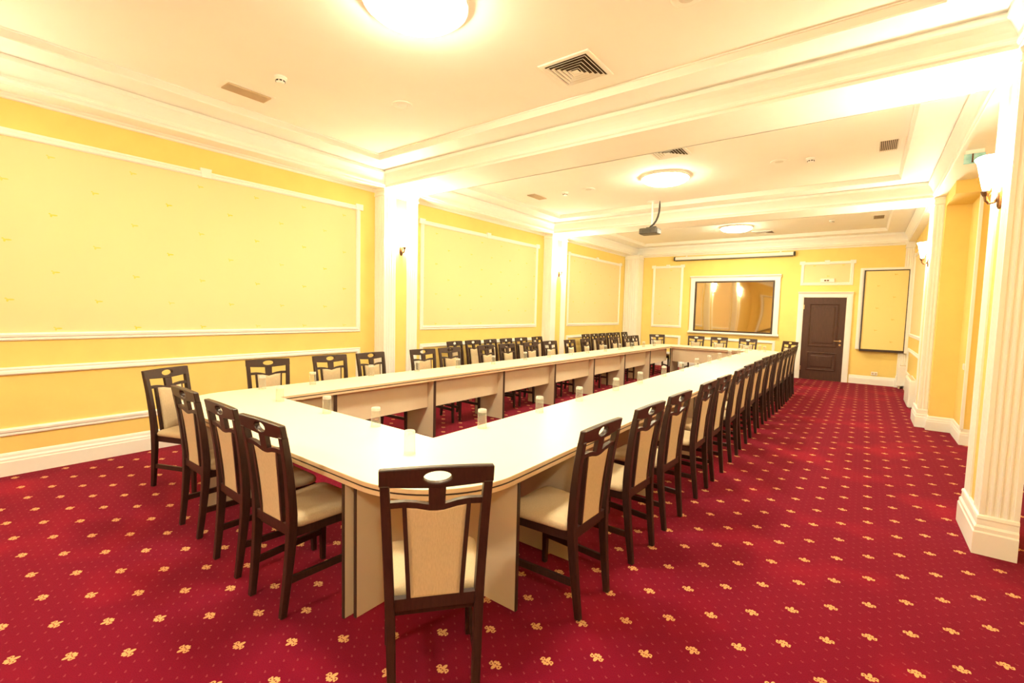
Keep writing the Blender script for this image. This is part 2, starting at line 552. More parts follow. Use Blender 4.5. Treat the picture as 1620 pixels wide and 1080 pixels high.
# baseboards (t x N must point into the room)
bm = NB()
for y0, y1 in [(YB, -0.80), (-0.14, 4.42), (5.07, 9.07), (9.73, 13.6)]:
    sweep(bm, [(XL, y0, 0), (XL, y1, 0)], BASE, (0, 0, 1))
struct('baseboard_left', bm, M['white'])
bm = NB()
for x0, x1 in [(-5.55, -1.40), (-0.24, 0.65)]:
    sweep(bm, [(x0, YF, 0), (x1, YF, 0)], BASE, (0, 0, 1))
struct('baseboard_far', bm, M['white'])
bm = NB()
sweep(bm, [(0.81, 9.06, 0), (0.81, NJ, 0), (1.07, NJ, 0), (1.07, NP, 0), (XR, NP, 0), (XR, 5.01, 0)], BASE, (0, 0, 1))
sweep(bm, [(0.81, YF, 0), (0.81, 9.70, 0)], BASE, (0, 0, 1))
sweep(bm, [(XR, 4.40, 0), (XR, -0.14, 0)], BASE, (0, 0, 1))
struct('baseboard_right', bm, M['white'])
bm = NB(); sweep(bm, [(XR, YB, 0), (XL, YB, 0)], BASE, (0, 0, 1)); struct('baseboard_rear', bm, M['white'])

# ---------------------------------------------------------------- wall panel mouldings
MOULD = [(0, 0), (0.0, 0.012), (0.008, 0.020), (0.020, 0.020), (0.026, 0.014), (0.036, 0.026), (0.056, 0.028), (0.066, 0.020), (0.070, 0.0)]
def wall_frame(to3, N, u0, u1, v0, v1, paper=None, ears=True, keystone=True, w=0.07):
    """rectangular picture moulding on a wall; (u, v) wall coordinates of the outer edge"""
    k = w / 0.07
    prof = [(a * k, b) for a, b in MOULD]
    Nv = Vector(N)
    def path(u0, u1, v0, v1):
        return [to3(u0, v0), to3(u1, v0), to3(u1, v1), to3(u0, v1)]
    P = path(u0, u1, v0, v1)
    # orientation: make (t x N) point to the inside of the rectangle
    t = (Vector(P[1]) - Vector(P[0])).normalized()
    inside = (Vector(P[3]) - Vector(P[0])).normalized()
    if t.cross(Nv).dot(inside) < 0: P = P[::-1]
    bm = NB()
    sweep(bm, P, prof, N, True, True)
    if ears:
        for uu0, uu1 in ((u0 - 0.035, u0 + w + 0.012), (u1 - w - 0.012, u1 + 0.035)):
            pts = [Vector(to3(uu0, v1 - w * 0.9)), Vector(to3(uu1, v1 - w * 0.9)), Vector(to3(uu1, v1 + 0.02)), Vector(to3(uu0, v1 + 0.02))]
            loft(bm, [pts, [p + Nv * 0.034 for p in pts]])
    if keystone:
        um = (u0 + u1) / 2
        pts = [Vector(to3(um - 0.045, v1 - w)), Vector(to3(um + 0.045, v1 - w)), Vector(to3(um + 0.055, v1 + 0.03)), Vector(to3(um - 0.055, v1 + 0.03))]
        loft(bm, [pts, [p + Nv * 0.036 for p in pts]])
    o = trim(bm, tname(), M['white'])
    if paper:
        bm = NB()
        e = w * 0.5
        pts = [Vector(to3(u0 + e, v0 + e)), Vector(to3(u1 - e, v0 + e)), Vector(to3(u1 - e, v1 - e)), Vector(to3(u0 + e, v1 - e))]
        loft(bm, [[p + Nv * 0.0005 for p in pts], [p + Nv * 0.004 for p in pts]])
        obj('wallpaper_panel', bm, paper, o)
    return o
left3 = lambda u, v: (XL, u, v)
far3 = lambda u, v: (u, YF, v)
NLEFT, NFAR = (1, 0, 0), (0, -1, 0)
for y0, y1 in [(0.14, 4.16), (5.33, 8.82), (10.18, 13.30)]:
    wall_frame(left3, NLEFT, y0, y1, 1.20, 3.04, M['paper'])
    wall_frame(left3, NLEFT, y0, y1, 0.355, 0.965, None, ears=False, keystone=False)
wall_frame(far3, NFAR, -5.24, -4.33, 1.165, 3.0, M['paper'])
wall_frame(far3, NFAR, -5.24, -4.33, 0.36, 0.935, None, False, False)
wall_frame(far3, NFAR, -3.93, -1.86, 0.36, 0.92, None, False, False)
wall_frame(far3, NFAR, -1.375, -0.285, 2.375, 2.96, M['paper'])
# right wall of the last bay
right3 = lambda u, v: (0.81, u, v)
wall_frame(right3, (-1, 0, 0), 10.1, 13.5, 1.20, 3.0, M['paper'])
wall_frame(right3, (-1, 0, 0), 10.1, 13.5, 0.36, 0.95, None, False, False)

# ---------------------------------------------------------------- door in the far wall
D0, D1, DH = -1.268, -0.386, 2.07
bm = NB()
box(bm, D0, D1, YF - 0.02, YF - 0.004, 0.004, DH)
bm.faces.ensure_lookup_table()
FY = YF - 0.02
def door_panel(x0, x1, z0, z1):
    # sunk moulding and raised field
    sweep(bm, [(x0, FY, z0), (x1, FY, z0), (x1, FY, z1), (x0, FY, z1)], [(0, -0.002), (0, 0.010), (-0.018, 0.016), (-0.034, 0.003), (-0.034, -0.002)], NFAR, True, True)
    pts = [(x0 + 0.075, FY + 0.001, z0 + 0.075), (x1 - 0.075, FY + 0.001, z0 + 0.075), (x1 - 0.075, FY + 0.001, z1 - 0.075), (x0 + 0.075, FY + 0.001, z1 - 0.075)]
    pt2 = [(x0 + 0.10, FY - 0.009, z0 + 0.10), (x1 - 0.10, FY - 0.009, z0 + 0.10), (x1 - 0.10, FY - 0.009, z1 - 0.10), (x0 + 0.10, FY - 0.009, z1 - 0.10)]
    loft(bm, [pts, pt2])
door_panel(D0 + 0.13, D1 - 0.13, 0.84, 1.92)
door_panel(D0 + 0.13, D1 - 0.13, 0.24, 0.70)
door = struct('door_1', bm, M['door'])
bm = NB()
hx = D1 - 0.075
tube(bm, [(hx, FY + 0.002, 1.0), (hx, FY - 0.05, 1.0), (hx - 0.02, FY - 0.056, 1.0), (hx - 0.125, FY - 0.056, 1.0)], 0.011)
lathe_pts = [(hx + 0.026 * math.cos(t * math.pi / 8), FY - 0.001, 1.0 + 0.026 * math.sin(t * math.pi / 8)) for t in range(16)]
loft(bm, [lathe_pts, [(p[0], p[1] - 0.01, p[2]) for p in lathe_pts]])
lathe_pts = [(hx + 0.024 * math.cos(t * math.pi / 8), FY - 0.001, 0.905 + 0.024 * math.sin(t * math.pi / 8)) for t in range(16)]
loft(bm, [lathe_pts, [(p[0], p[1] - 0.01, p[2]) for p in lathe_pts]])
o = obj('door_handle', bm, M['brass'], door)
for z in (0.28, 1.83):
    bm = NB(); box(bm, D0 - 0.003, D0 + 0.018, FY - 0.012, FY + 0.003, z - 0.055, z + 0.055)
    obj('hinge', bm, M['brass'], door)
# casing
bm = NB()
for x0, x1 in ((D0 - 0.125, D0 - 0.004), (D1 + 0.004, D1 + 0.125)):
    box(bm, x0, x1, YF - 0.04, YF, 0, DH + 0.02)
    box(bm, x0 + 0.02, x1 - 0.02, YF - 0.05, YF - 0.04, 0.2, DH + 0.02)
box(bm, D0 - 0.125, D1 + 0.125, YF - 0.04, YF, DH + 0.004, DH + 0.085)
sweep(bm, [(D0 - 0.13, YF, 0), (D1 + 0.13, YF, 0)], [(0, DH + 0.085), (0.045, DH + 0.085), (0.055, DH + 0.10), (0.06, DH + 0.115), (0.085, DH + 0.125), (0.085, DH + 0.14), (0, DH + 0.145)], (0, 0, 1))
trim(bm, tname(), M['white'])

# ---------------------------------------------------------------- mirror on the far wall
t = thing('wall_mirror', 'wide bronze-tinted mirror in a white frame on the far wall, left of the door', 'mirror', (-2.945, YF, 1.03))
lx, lz = 2.945, -1.03
bm = NB()
x0, x1, z0, z1 = -3.945, -1.955, 1.115, 2.50
nx, nz = 40, 28
grid = []
for j in range(nz + 1):
    row = []
    for i in range(nx + 1):
        u = i / nx; v = 2 * j / nz - 1
        xr = (u - 0.38) * 2.0
        bow = 0.004 * (1.5 - xr * xr) * (1 - v * v)
        row.append(bm.verts.new((x0 + (x1 - x0) * u + lx, -0.045 + bow, z0 + (z1 - z0) * j / nz + lz)))
    grid.append(row)
for j in range(nz):
    for i in range(nx):
        bm.faces.new((grid[j][i], grid[j][i + 1], grid[j + 1][i + 1], grid[j + 1][i]))
obj('mirror_glass', bm, M['mirror'], t, smooth=True)
bm = NB()
def rect_path(x0, x1, z0, z1, y): return [(x0 + lx, y, z0 + lz), (x1 + lx, y, z0 + lz), (x1 + lx, y, z1 + lz), (x0 + lx, y, z1 + lz)]
sweep(bm, rect_path(x0, x1, z0, z1, 0), [(0.018, 0.03), (-0.022, 0.03), (-0.022, 0.068), (0.018, 0.068)], NFAR, True, True)
obj('inner_frame', bm, M['dark_edge'], t)
bm = NB()
for a, b in ((-4.085, x0 - 0.018), (x1 + 0.018, -1.815)):
    box(bm, a + lx, b + lx, -0.06, 0, z0 - 0.02 + lz, z1 + 0.02 + lz)
    box(bm, a + 0.02 + lx, b - 0.02 + lx, -0.072, -0.06, z0 + lz, z1 + lz)
box(bm, -4.085 + lx, -1.815 + lx, -0.06, 0, z1 + 0.018 + lz, z1 + 0.10 + lz)
sweep(bm, [(-4.10 + lx, 0, 0), (-1.80 + lx, 0, 0)], [(0, 2.60 + lz), (0.062, 2.60 + lz), (0.07, 2.615 + lz), (0.085, 2.63 + lz), (0.115, 2.648 + lz), (0.115, 2.67 + lz), (0, 2.68 + lz)], (0, 0, 1))
sweep(bm, [(-4.11 + lx, 0, 0), (-1.79 + lx, 0, 0)], [(0, 1.03 + lz), (0.07, 1.03 + lz), (0.10, 1.055 + lz), (0.10, 1.08 + lz), (0.065, 1.085 + lz), (0.065, 1.10 + lz), (0, 1.10 + lz)], (0, 0, 1))
obj('outer_frame', bm, M['white'], t)

# yellow fabric board in a white and black frame, right of the door
t = thing('notice_board', 'tall yellow patterned board in a white and black frame, right of the brown door', 'board', (0.30, YF - 0.06, 0.82))
bx, bz = -0.30, -0.82
bm = NB(); box(bm, -0.05 + bx, 0.74 + bx, -0.045, 0.04, 0.85 + bz, 2.70 + bz); obj('fabric_panel', bm, M['board_paper'], t)
bm = NB()
box(bm, -0.075 + bx, -0.05 + bx, -0.06, 0.03, 0.83 + bz, 2.70 + bz)
box(bm, 0.735 + bx, 0.75 + bx, -0.055, 0.03, 0.85 + bz, 2.70 + bz)
box(bm, -0.075 + bx, 0.75 + bx, -0.058, 0.03, 2.69 + bz, 2.712 + bz)
box(bm, -0.075 + bx, 0.80 + bx, -0.075, 0.03, 0.80 + bz, 0.852 + bz)
obj('inner_frame', bm, M['dark_edge'], t)
bm = NB()
box(bm, -0.155 + bx, -0.076 + bx, -0.035, 0.06, 0.84 + bz, 2.765 + bz)
box(bm, -0.140 + bx, -0.095 + bx, -0.046, -0.035, 0.86 + bz, 2.74 + bz)
box(bm, -0.076 + bx, 0.86 + bx, -0.035, 0.06, 2.713 + bz, 2.765 + bz)
box(bm, 0.751 + bx, 0.86 + bx, -0.09, 0.0, 0.80 + bz, 2.712 + bz)
box(bm, 0.775 + bx, 0.835 + bx, -0.10, -0.09, 0.82 + bz, 2.70 + bz)
obj('outer_frame', bm, M['white'], t)

board2 = dup(t, (-4.95, YB + 0.06, 0.82), math.pi, 'tall yellow board on the wall behind the camera, seen reflected in the mirror', 'tall yellow boards')
t['group'] = 'tall yellow boards'

# emergency light box above the door, socket, projector screen
t = thing('emergency_light', 'small white emergency light box on the moulded panel above the brown door', 'light', (-0.80, YF, 2.49))
bm = NB(); pts = [(-0.15, -0.004, -0.05), (0.15, -0.004, -0.05), (0.15, -0.004, 0.05), (-0.15, -0.004, 0.05)]
loft(bm, [pts, [(p[0] * 0.98, -0.045, p[2] * 0.95) for p in pts], [(p[0] * 0.9, -0.06, p[2] * 0.8) for p in pts]]); obj('housing', bm, M['plastic'], t)
bm = NB()
for dx in (-0.045, 0.01):
    box(bm, dx - 0.022, dx + 0.022, -0.064, -0.058, -0.018, 0.016)
obj('lamp_window', bm, M['bronze'], t)
t = thing('wall_socket', 'small cream wall socket low on the far wall right of the door', 'socket', (0.25, YF, 0.27))
bm = NB(); pts = [(-0.06, -0.001, -0.042), (0.06, -0.001, -0.042), (0.06, -0.001, 0.042), (-0.06, -0.001, 0.042)]
loft(bm, [pts, [(p[0], -0.012, p[2]) for p in pts], [(p[0] * .92, -0.018, p[2] * .9) for p in pts]]); obj('plate', bm, M['plastic'], t)
bm = NB()
for dx in (-0.03, 0.03):
    lp = [(dx + 0.02 * math.cos(k * math.pi / 6), -0.0175, 0.02 * math.sin(k * math.pi / 6)) for k in range(12)]
    loft(bm, [lp, [(p[0], -0.022, p[2]) for p in lp]])
obj('outlet_ring', bm, M['grille'], t)
t = thing('projector_screen', 'long white rolled-up projector screen case under the far cornice', 'projector screen', (-3.06, YF, 3.19))
bm = NB()
cp = [(-0.02 - 0.0, 0.05), (-0.07, 0.05), (-0.10, 0.035), (-0.11, 0.0), (-0.10, -0.035), (-0.07, -0.048), (-0.02, -0.048)]
loft(bm, [[(-1.50, y, z) for y, z in cp], [(1.50, y, z) for y, z in cp]]); obj('case', bm, M['plastic'], t)
for s in (-1, 1):
    bm = NB()
    loft(bm, [[(s * 1.50, y * 1.05, z * 1.12) for y, z in cp], [(s * 1.54, y * 1.05, z * 1.12) for y, z in cp]]); obj('end_cap', bm, M['black'], t)
bm = NB(); box(bm, -1.49, 1.49, -0.085, -0.05, -0.068, -0.049); obj('bottom_bar', bm, M['black'], t)
for s in (-1.2, 1.2):
    bm = NB(); box(bm, s - 0.02, s + 0.02, -0.03, -0.001, -0.04, 0.085); obj('bracket', bm, M['plastic'], t)

# ---------------------------------------------------------------- conference table
LI0, LI1 = -4.145, -3.935               # inner edge of the left row at the near and far end
RI = -2.155
NY0, NY1, FY0, FY1 = 1.305, 2.04, 11.95, 12.65
LW = 0.60
def li(y): return LI0 + (LI1 - LI0) * (y - 2.04) / (11.95 - 2.04)
def lo(y): return li(y) - LW
def ro(y): return -1.362 - 0.0115 * (y - 1.9)     # outer edge of the right row
outer = [(lo(NY0), NY0), (ro(NY0), NY0), (ro(FY1), FY1), (lo(FY1), FY1)]
inner = [(li(NY1), NY1), (RI, NY1), (RI, FY0), (li(FY0), FY0)]
table = thing('conference_table', 'large cream ring-shaped conference table with rounded corners in the middle of the room', 'table', (-3.1, 7.0, 0))
tx, ty = 3.1, -7.0
def inset(e):
    o2 = round_poly([(outer[0][0] + e, outer[0][1] + e), (outer[1][0] - e, outer[1][1] + e), (outer[2][0] - e, outer[2][1] - e), (outer[3][0] + e, outer[3][1] - e)], [0.53 - e] * 4, 18)
    i2 = [(inner[0][0] - e, inner[0][1] - e), (inner[1][0] + e, inner[1][1] - e), (inner[2][0] + e, inner[2][1] + e), (inner[3][0] - e, inner[3][1] + e)]
    return [(x + tx, y + ty) for x, y in o2], [(x + tx, y + ty) for x, y in i2]
def ring_layer(name, e, z0, z1, mat):
    o2, i2 = inset(e)
    return obj(name, shape2d(o2, [i2], z0, z1), mat, table)
ring_layer('tabletop', 0.0, 0.731, 0.750, M['laminate'])
ring_layer('tabletop_edge', -0.001, 0.7285, 0.747, M['edge'])
ring_layer('edge_strip', 0.004, 0.7185, 0.7285, M['dark_edge'])  # dark strip between tabletop and support board
ring_layer('support_board', 0.0, 0.698, 0.7185, M['edge'])
def leg_panel(x0, x1, y0, y1, along):
    a = NB(); box(a, x0 + tx, x1 + tx, y0 + ty, y1 + ty, 0.0, 0.698)
    o = obj('leg_panel', a, M['panel'], table)
    if along == 'x':
        for xx in (x0, x1):
            b = NB(); box(b, xx - 0.003 + tx, xx + 0.003 + tx, y0 - 0.001 + ty, y1 + 0.001 + ty, 0.0, 0.697)
            obj('edge_band', b, M['dark_edge'], o)
    else:
        for yy in (y0, y1):
            b = NB(); box(b, x0 - 0.001 + tx, x1 + 0.001 + tx, yy - 0.003 + ty, yy + 0.003 + ty, 0.0, 0.697)
            obj('edge_band', b, M['dark_edge'], o)
def modesty(x0, x1, y0, y1, z0=0.36):
    a = NB(); box(a, x0 + tx, x1 + tx, y0 + ty, y1 + ty, z0, 0.698)
    obj('modesty_panel', a, M['panel'], table)
LEG_L = [2.60, 3.92, 5.25, 6.60, 7.95, 9.30, 10.68]
LEG_R = [2.53, 3.86, 5.15, 6.44, 7.70, 8.90, 10.02, 11.2]
T = 0.018
for y in LEG_L:
    leg_panel(li(y) - 0.55, li(y) - 0.02, y - T, y + T, 'x')
for y in [1.905] + LEG_R:
    if y < 2: leg_panel(-1.95, -1.372, y - 0.009, y + 0.009, 'x')
    else: leg_panel(RI + 0.02, ro(y) - 0.012, y - T, y + T, 'x')
yl = [1.93] + LEG_L + [FY0 + 0.1]
for a, b in zip(yl, yl[1:]):
    ym = (a + b) / 2
    x = li(ym) - 0.11
    modesty(x - 0.02, x, a + 0.020, b - 0.020)
yr = [1.93] + LEG_R + [FY0 + 0.1]
for a, b in zip(yr, yr[1:]): modesty(RI + 0.10, RI + 0.12, a + 0.020, b - 0.020)
# near-end and far-end rows
leg_panel(-1.984, -1.968, 1.346, 1.99, 'y')          # corner module
leg_panel(-2.026, -2.010, 1.306, 1.99, 'y')          # end of the straight module
leg_panel(-3.985, -3.962, 1.385, 1.99, 'y')
leg_panel(-3.958, -3.935, 1.350, 1.99, 'y')
leg_panel(-4.62, -4.02, 1.905, 1.93, 'x')
modesty(-3.90, -2.06, 1.915, 1.935)
modesty(-3.90, -2.20, FY0 + 0.08, FY0 + 0.10)
leg_panel(-3.955, -3.93, FY0 + 0.03, FY1 - 0.04, 'y')
leg_panel(-2.065, -2.04, FY0 + 0.03, FY1 - 0.04, 'y')

# ---------------------------------------------------------------- chairs
def interp(pts, z):
    for (a, va), (b, vb) in zip(pts, pts[1:]):
        if z <= b: return va + (vb - va) * (z - a) / (b - a)
    return pts[-1][1]
BACKY = [(0, -0.232), (0.15, -0.214), (0.30, -0.198), (0.42, -0.190), (0.52, -0.189), (0.64, -0.197), (0.78, -0.213), (0.90, -0.233), (1.0, -0.252)]
def back_y(z): return interp(BACKY, z)
def half_w(z): return 0.172 + 0.038 * z           # outer half width of the rear posts
def extr(poly, holes, th):
    """outline in the plane of the back, thickness th, following the curve of the posts"""
    return shape2d(poly, holes, -th / 2, th / 2, lambda x, z, d: (x, back_y(z) + d, z))
def bevel(bm, w=0.003):
    bmesh.ops.remove_doubles(bm, verts=bm.verts[:], dist=1e-5)
    es = [e for e in bm.edges if len(e.link_faces) == 2 and e.calc_face_angle(0) > 0.6]
    bmesh.ops.bevel(bm, geom=es, offset=w, segments=1, affect='EDGES', clamp_overlap=True)
    return bm
def make_chair():
    root = thing('dining_chair', 'x', 'chair')
    # rear legs run up into the back posts
    for s in (-1, 1):
        bm = NB(); rings = []
        for z in (0, 0.08, 0.16, 0.24, 0.32, 0.40, 0.46, 0.52, 0.60, 0.70, 0.80, 0.88, 0.935):
            w = 0.030 + 0.006 * min(1, z / 0.4) - 0.004 * max(0, z - 0.5)
            d = 0.032 + 0.014 * min(1, z / 0.42) - 0.026 * max(0, z - 0.5)
            xo = s * half_w(z); xi = s * (half_w(z) - w); y = back_y(z)
            rings.append([(xo, y - d / 2, z), (xi, y - d / 2, z), (xi, y + d / 2, z), (xo, y + d / 2, z)])
        loft(bm, rings); bevel(bm, 0.003)
        obj('leg', bm, M['wood'], root)
    for s in (-1, 1):
        bm = NB(); rings = []
        for z, w in ((0, 0.028), (0.25, 0.034), (0.42, 0.040), (0.444, 0.040)):
            xo = s * 0.204; xi = s * (0.204 - w); y1 = 0.226; y0 = y1 - w
            rings.append([(xo, y0, z), (xi, y0, z), (xi, y1, z), (xo, y1, z)])
        loft(bm, rings); bevel(bm, 0.003)
        obj('leg', bm, M['wood'], root)
    # seat frame
    bm = NB()
    def trap(e, z): return [(-0.197 + e, 0.219 - e, z), (-0.166 + e, -0.185 + e, z), (0.166 - e, -0.185 + e, z), (0.197 - e, 0.219 - e, z)]
    loft(bm, [trap(0.02, 0.392), trap(0.003, 0.396), trap(0.0, 0.446)])
    obj('seat_frame', bm, M['wood'], root)
    # cushion
    def cush(e, z):
        return [(x, y, z) for x, y in round_poly([(-0.219 + e, 0.238 - e), (-0.182 + e * .8, -0.168 + e), (0.182 - e * .8, -0.168 + e), (0.219 - e, 0.238 - e)], [0.05 - e * .3, 0.03, 0.03, 0.05 - e * .3], 5)]
    bm = NB()
    loft(bm, [cush(0.010, 0.446), cush(0.002, 0.453), cush(0.0, 0.468), cush(0.006, 0.483), cush(0.022, 0.493), cush(0.055, 0.500), cush(0.10, 0.504)])
    obj('seat', bm, M['fabric'], root, smooth=True)
    # side stretchers
    for s in (-1, 1):
        bm = NB()
        a, b = (s * 0.162, -0.205), (s * 0.187, 0.205)
        rings = [[(p[0] - 0.009, p[1], 0.165), (p[0] + 0.009, p[1], 0.165), (p[0] + 0.009, p[1], 0.200), (p[0] - 0.009, p[1], 0.200)] for p in (a, b)]
        loft(bm, rings); obj('stretcher', bm, M['wood'], root)
    # top rail with oval hand hole
    n = 12
    W = half_w(0.97) + 0.002
    top = [(-W + 2 * W * i / n, 1.0 - 0.004 * abs(2 * i / n - 1) ** 2) for i in range(n + 1)]
    bot = [(W - 2 * W * i / n, 0.915 + 0.014 * abs(2 * i / n - 1) ** 1.3) for i in range(n + 1)]
    hole = [(0.052 * math.cos(2 * math.pi * k / 22), 0.960 + 0.024 * math.sin(2 * math.pi * k / 22)) for k in range(22)]
    obj('top_rail', bevel(extr(top + bot, [hole], 0.030), 0.004), M['wood'], root)
    obj('centre_block', extr([(-0.030, 0.845), (0.030, 0.845), (0.032, 0.920), (-0.032, 0.920)], [], 0.024), M['wood'], root)
    # V-shaped middle rail
    W = half_w(0.86) - 0.026
    xs = [-W, -0.12, -0.075, -0.03, 0.0, 0.03, 0.075, 0.12, W]
    dz = [0.866, 0.867, 0.861, 0.849, 0.847, 0.849, 0.861, 0.867, 0.866]
    obj('middle_rail', extr(list(zip(xs, dz)) + [(x, z - 0.024) for x, z in zip(xs[::-1], dz[::-1])], [], 0.024), M['wood'], root)
    # slim slats beside the upholstered panel
    for s in (-1, 1):
        x1, x0 = 0.128, 0.108
        obj('slat', extr([(s * x0, 0.455), (s * (x0 - 0.016), 0.455), (s * (x1 - 0.016), 0.855), (s * x1, 0.855)] if s > 0 else
                         [(s * x0, 0.455), (s * x1, 0.855), (s * (x1 - 0.016), 0.855), (s * (x0 - 0.016), 0.455)], [], 0.024), M['wood'], root)
    # padded back panel
    bm = NB()
    def pan(e, d):
        pts = []
        zb, zt = 0.468 + e, 0.845 - e
        for k in range(9):
            z = zb + (zt - zb) * k / 8
            pts.append((0.092 + 0.020 * (z - 0.455) / 0.4 - e, back_y(z) + d, z))
        for xx, dzz in ((0.06, -0.004), (0.0, -0.019), (-0.06, -0.004)):
            z = zt + dzz
            pts.append((xx, back_y(z) + d, z))
        for k in range(8, -1, -1):
            z = zb + (zt - zb) * k / 8
            pts.append((-(0.092 + 0.020 * (z - 0.455) / 0.4 - e), back_y(z) + d, z))
        return pts
    loft(bm, [pan(0.012, -0.013), pan(0.0, -0.010), pan(0.0, 0.012), pan(0.006, 0.020), pan(0.02, 0.026)])
    obj('backrest', bm, M['fabric'], root)
    W = half_w(0.45) - 0.02
    obj('bottom_rail', extr([(-W, 0.425), (W, 0.425), (W, 0.472), (-W, 0.472)], [], 0.026), M['wood'], root)
    return root

chair0 = make_chair()
used = [False]
def chair(px, py, fx, fy, label, group):
    """px, py: middle of the top rail; (fx, fy): the way the sitter faces"""
    L = math.hypot(fx, fy); fx /= L; fy /= L
    x = px + 0.252 * fx; y = py + 0.252 * fy
    rz = math.atan2(fy, fx) - math.pi / 2
    if not used[0]:
        used[0] = True
        chair0.location = (x, y, 0); chair0.rotation_euler = (0, 0, rz)
        return tag(chair0, label, None, group)
    return dup(chair0, (x, y, 0), rz, label, group)
ORD = ['first', 'second', 'third', 'fourth', 'fifth', 'sixth', 'seventh', 'eighth', 'ninth', 'tenth', 'eleventh', 'twelfth', 'thirteenth', 'fourteenth', 'fifteenth']
def rad(a): return math.radians(a)
chair(-1.22, 1.18, -math.sin(rad(50)), math.cos(rad(50)), 'dark wooden chair seen from behind, angled at the table corner nearest the camera', 'chairs at the table corners')
chair(-4.86, 1.40, math.sin(rad(116)), -math.cos(rad(116)), 'dark wooden chair at the near left table corner, its cushioned front turned to the camera', 'chairs at the table corners')
for i, (x, y) in enumerate([(-3.63, 1.145), (-2.955, 1.11), (-2.41, 1.09)]):
    chair(x, y, [0.0, 0.02, -0.03][i], 1, ['dark wooden chair at the table near end, next to the left corner chair', 'dark wooden chair at the table near end, middle of the three seen from behind',
          'dark wooden chair at the table near end, rightmost of the three seen from behind'][i], 'chairs at the near end of the table')
RY = [2.21, 2.89, 3.48, 4.24, 4.78, 5.51, 6.11, 6.77, 7.42, 7.98, 8.59, 9.17, 9.72, 10.27, 10.82]
RX = [-1.06, -1.055, -1.05, -1.045, -1.04, -1.045, -1.065, -1.07, -1.085, -1.075, -1.06, -1.05, -1.05, -1.055, -1.06]
for i, y in enumerate(RY):
    chair(RX[i], y, -1, [0.02, 0.05, 0.05, 0.02, 0.03, 0.0, 0.02, 0.03, 0.02, 0.0, 0.03, 0, 0.01, 0, 0][i],
          'dark wooden chair on the aisle side of the table, %s from the near end' % ORD[i], 'chairs along the right side of the table')
LY = [2.35, 3.05, 3.60, 4.45, 4.96, 5.76, 6.30, 6.98, 7.60, 8.32, 8.95, 9.62, 10.28, 10.98, 11.45]
LA = [78, 87, 91, 83, 86, 93, 88, 87, 84, 90, 91, 90, 91, 90, 88]
for i, y in enumerate(LY):
    a = rad(LA[i])
    x = -5.01 + (y - 2.35) * 0.033
    chair(x, y, math.sin(a), -math.cos(a), 'dark wooden chair on the wall side of the table, %s from the near end' % ORD[i], 'chairs along the left side of the table')
chair(-4.56, 12.68, 0.6, -0.8, 'dark wooden chair turned at the far left corner of the table', 'chairs at the table corners')
chair(-1.35, 12.56, -0.63, -0.78, 'dark wooden chair turned at the far right corner of the table, near the door', 'chairs at the table corners')
for i, x in enumerate([-3.57, -2.99, -2.31]):
    chair(x, 12.90, [0.03, 0.03, -0.05][i], -1, 'dark wooden chair at the table far end below the mirror, ' + ['left of three', 'middle of three', 'right of three'][i], 'chairs at the far end of the table')
for i, y in enumerate([5.97, 6.46, 6.96, 7.46, 7.98, 8.58]):
    chair(-5.80, y, 1, [0.1, 0, 0.12, 0.08, 0, 0.06][i], 'spare dark wooden chair against the left wall between the two sconces, %s from the camera' % ORD[i], 'spare chairs along the left wall')
for i, y in enumerate([10.74, 11.21, 11.68, 12.15, 12.62, 13.16]):
    chair(-5.74, y, 1, 0.03, 'spare dark wooden chair against the left wall beyond the farther sconce, %s from the camera' % ORD[i], 'spare chairs along the left wall')

# ---------------------------------------------------------------- drinking glasses, upside down
def make_glass():
    bm = NB()
    # mouth on the table, thick bottom at the top
    lathe(bm, [(0.0335, 0.0), (0.0325, 0.05), (0.0315, 0.112)], 20)
    bm.faces.ensure_lookup_table()
    for f in [f for f in bm.faces if len(f.verts) > 4]: bm.faces.remove(f)
    lathe(bm, [(0.0, 0.114), (0.0270, 0.114), (0.0285, 0.108), (0.0305, 0.05), (0.0320, 0.0), (0.0335, 0.0)], 20)
    for f in [f for f in bm.faces if len(f.verts) > 4]: bm.faces.remove(f)
    lathe(bm, [(0.0315, 0.112), (0.0310, 0.128), (0.0285, 0.133), (0.0, 0.134)], 20, mi=1)
    for f in [f for f in bm.faces if len(f.verts) > 4]: bm.faces.remove(f)
    bmesh.ops.remove_doubles(bm, verts=bm.verts[:], dist=1e-6)
    o = obj('drinking_glass', bm, [M['glass'], M['glass_base']], smooth=True)
    return o
glass0 = make_glass(); g_used = [False]
def glass(x, y, label, group):
    if not g_used[0]:
        g_used[0] = True; o = glass0
    else:
        o = glass0.copy(); COL.objects.link(o)
    o.location = (x, y, 0.7503)
    o.rotation_euler = (0, 0, random.uniform(0, 6.28))
    return tag(o, label, 'glass', group)
glass(-2.02, 1.73, 'clear upturned glass standing alone behind the nearest chair, on the table corner', 'glasses on the table')
for i, (x, y) in enumerate([(-3.95, 1.95), (-3.26, 1.97), (-2.66, 1.975)]):
    glass(x, y, 'clear upturned glass at the near end inner table edge, %s of three' % ['left', 'middle', 'right'][i], 'glasses on the table')
for i, (x, y) in enumerate([(-2.09, 2.44), (-2.07, 3.13), (-2.07, 3.79), (-2.07, 4.59), (-2.08, 5.28), (-2.08, 6.10), (-2.08, 6.85), (-2.08, 7.61), (-2.08, 8.35), (-2.09, 9.1), (-2.09, 9.9), (-2.08, 10.7), (-2.05, 11.3)]):
    glass(x, y, 'clear upturned glass on the aisle-side row of the table, %s from the near end' % ORD[i], 'glasses on the table')
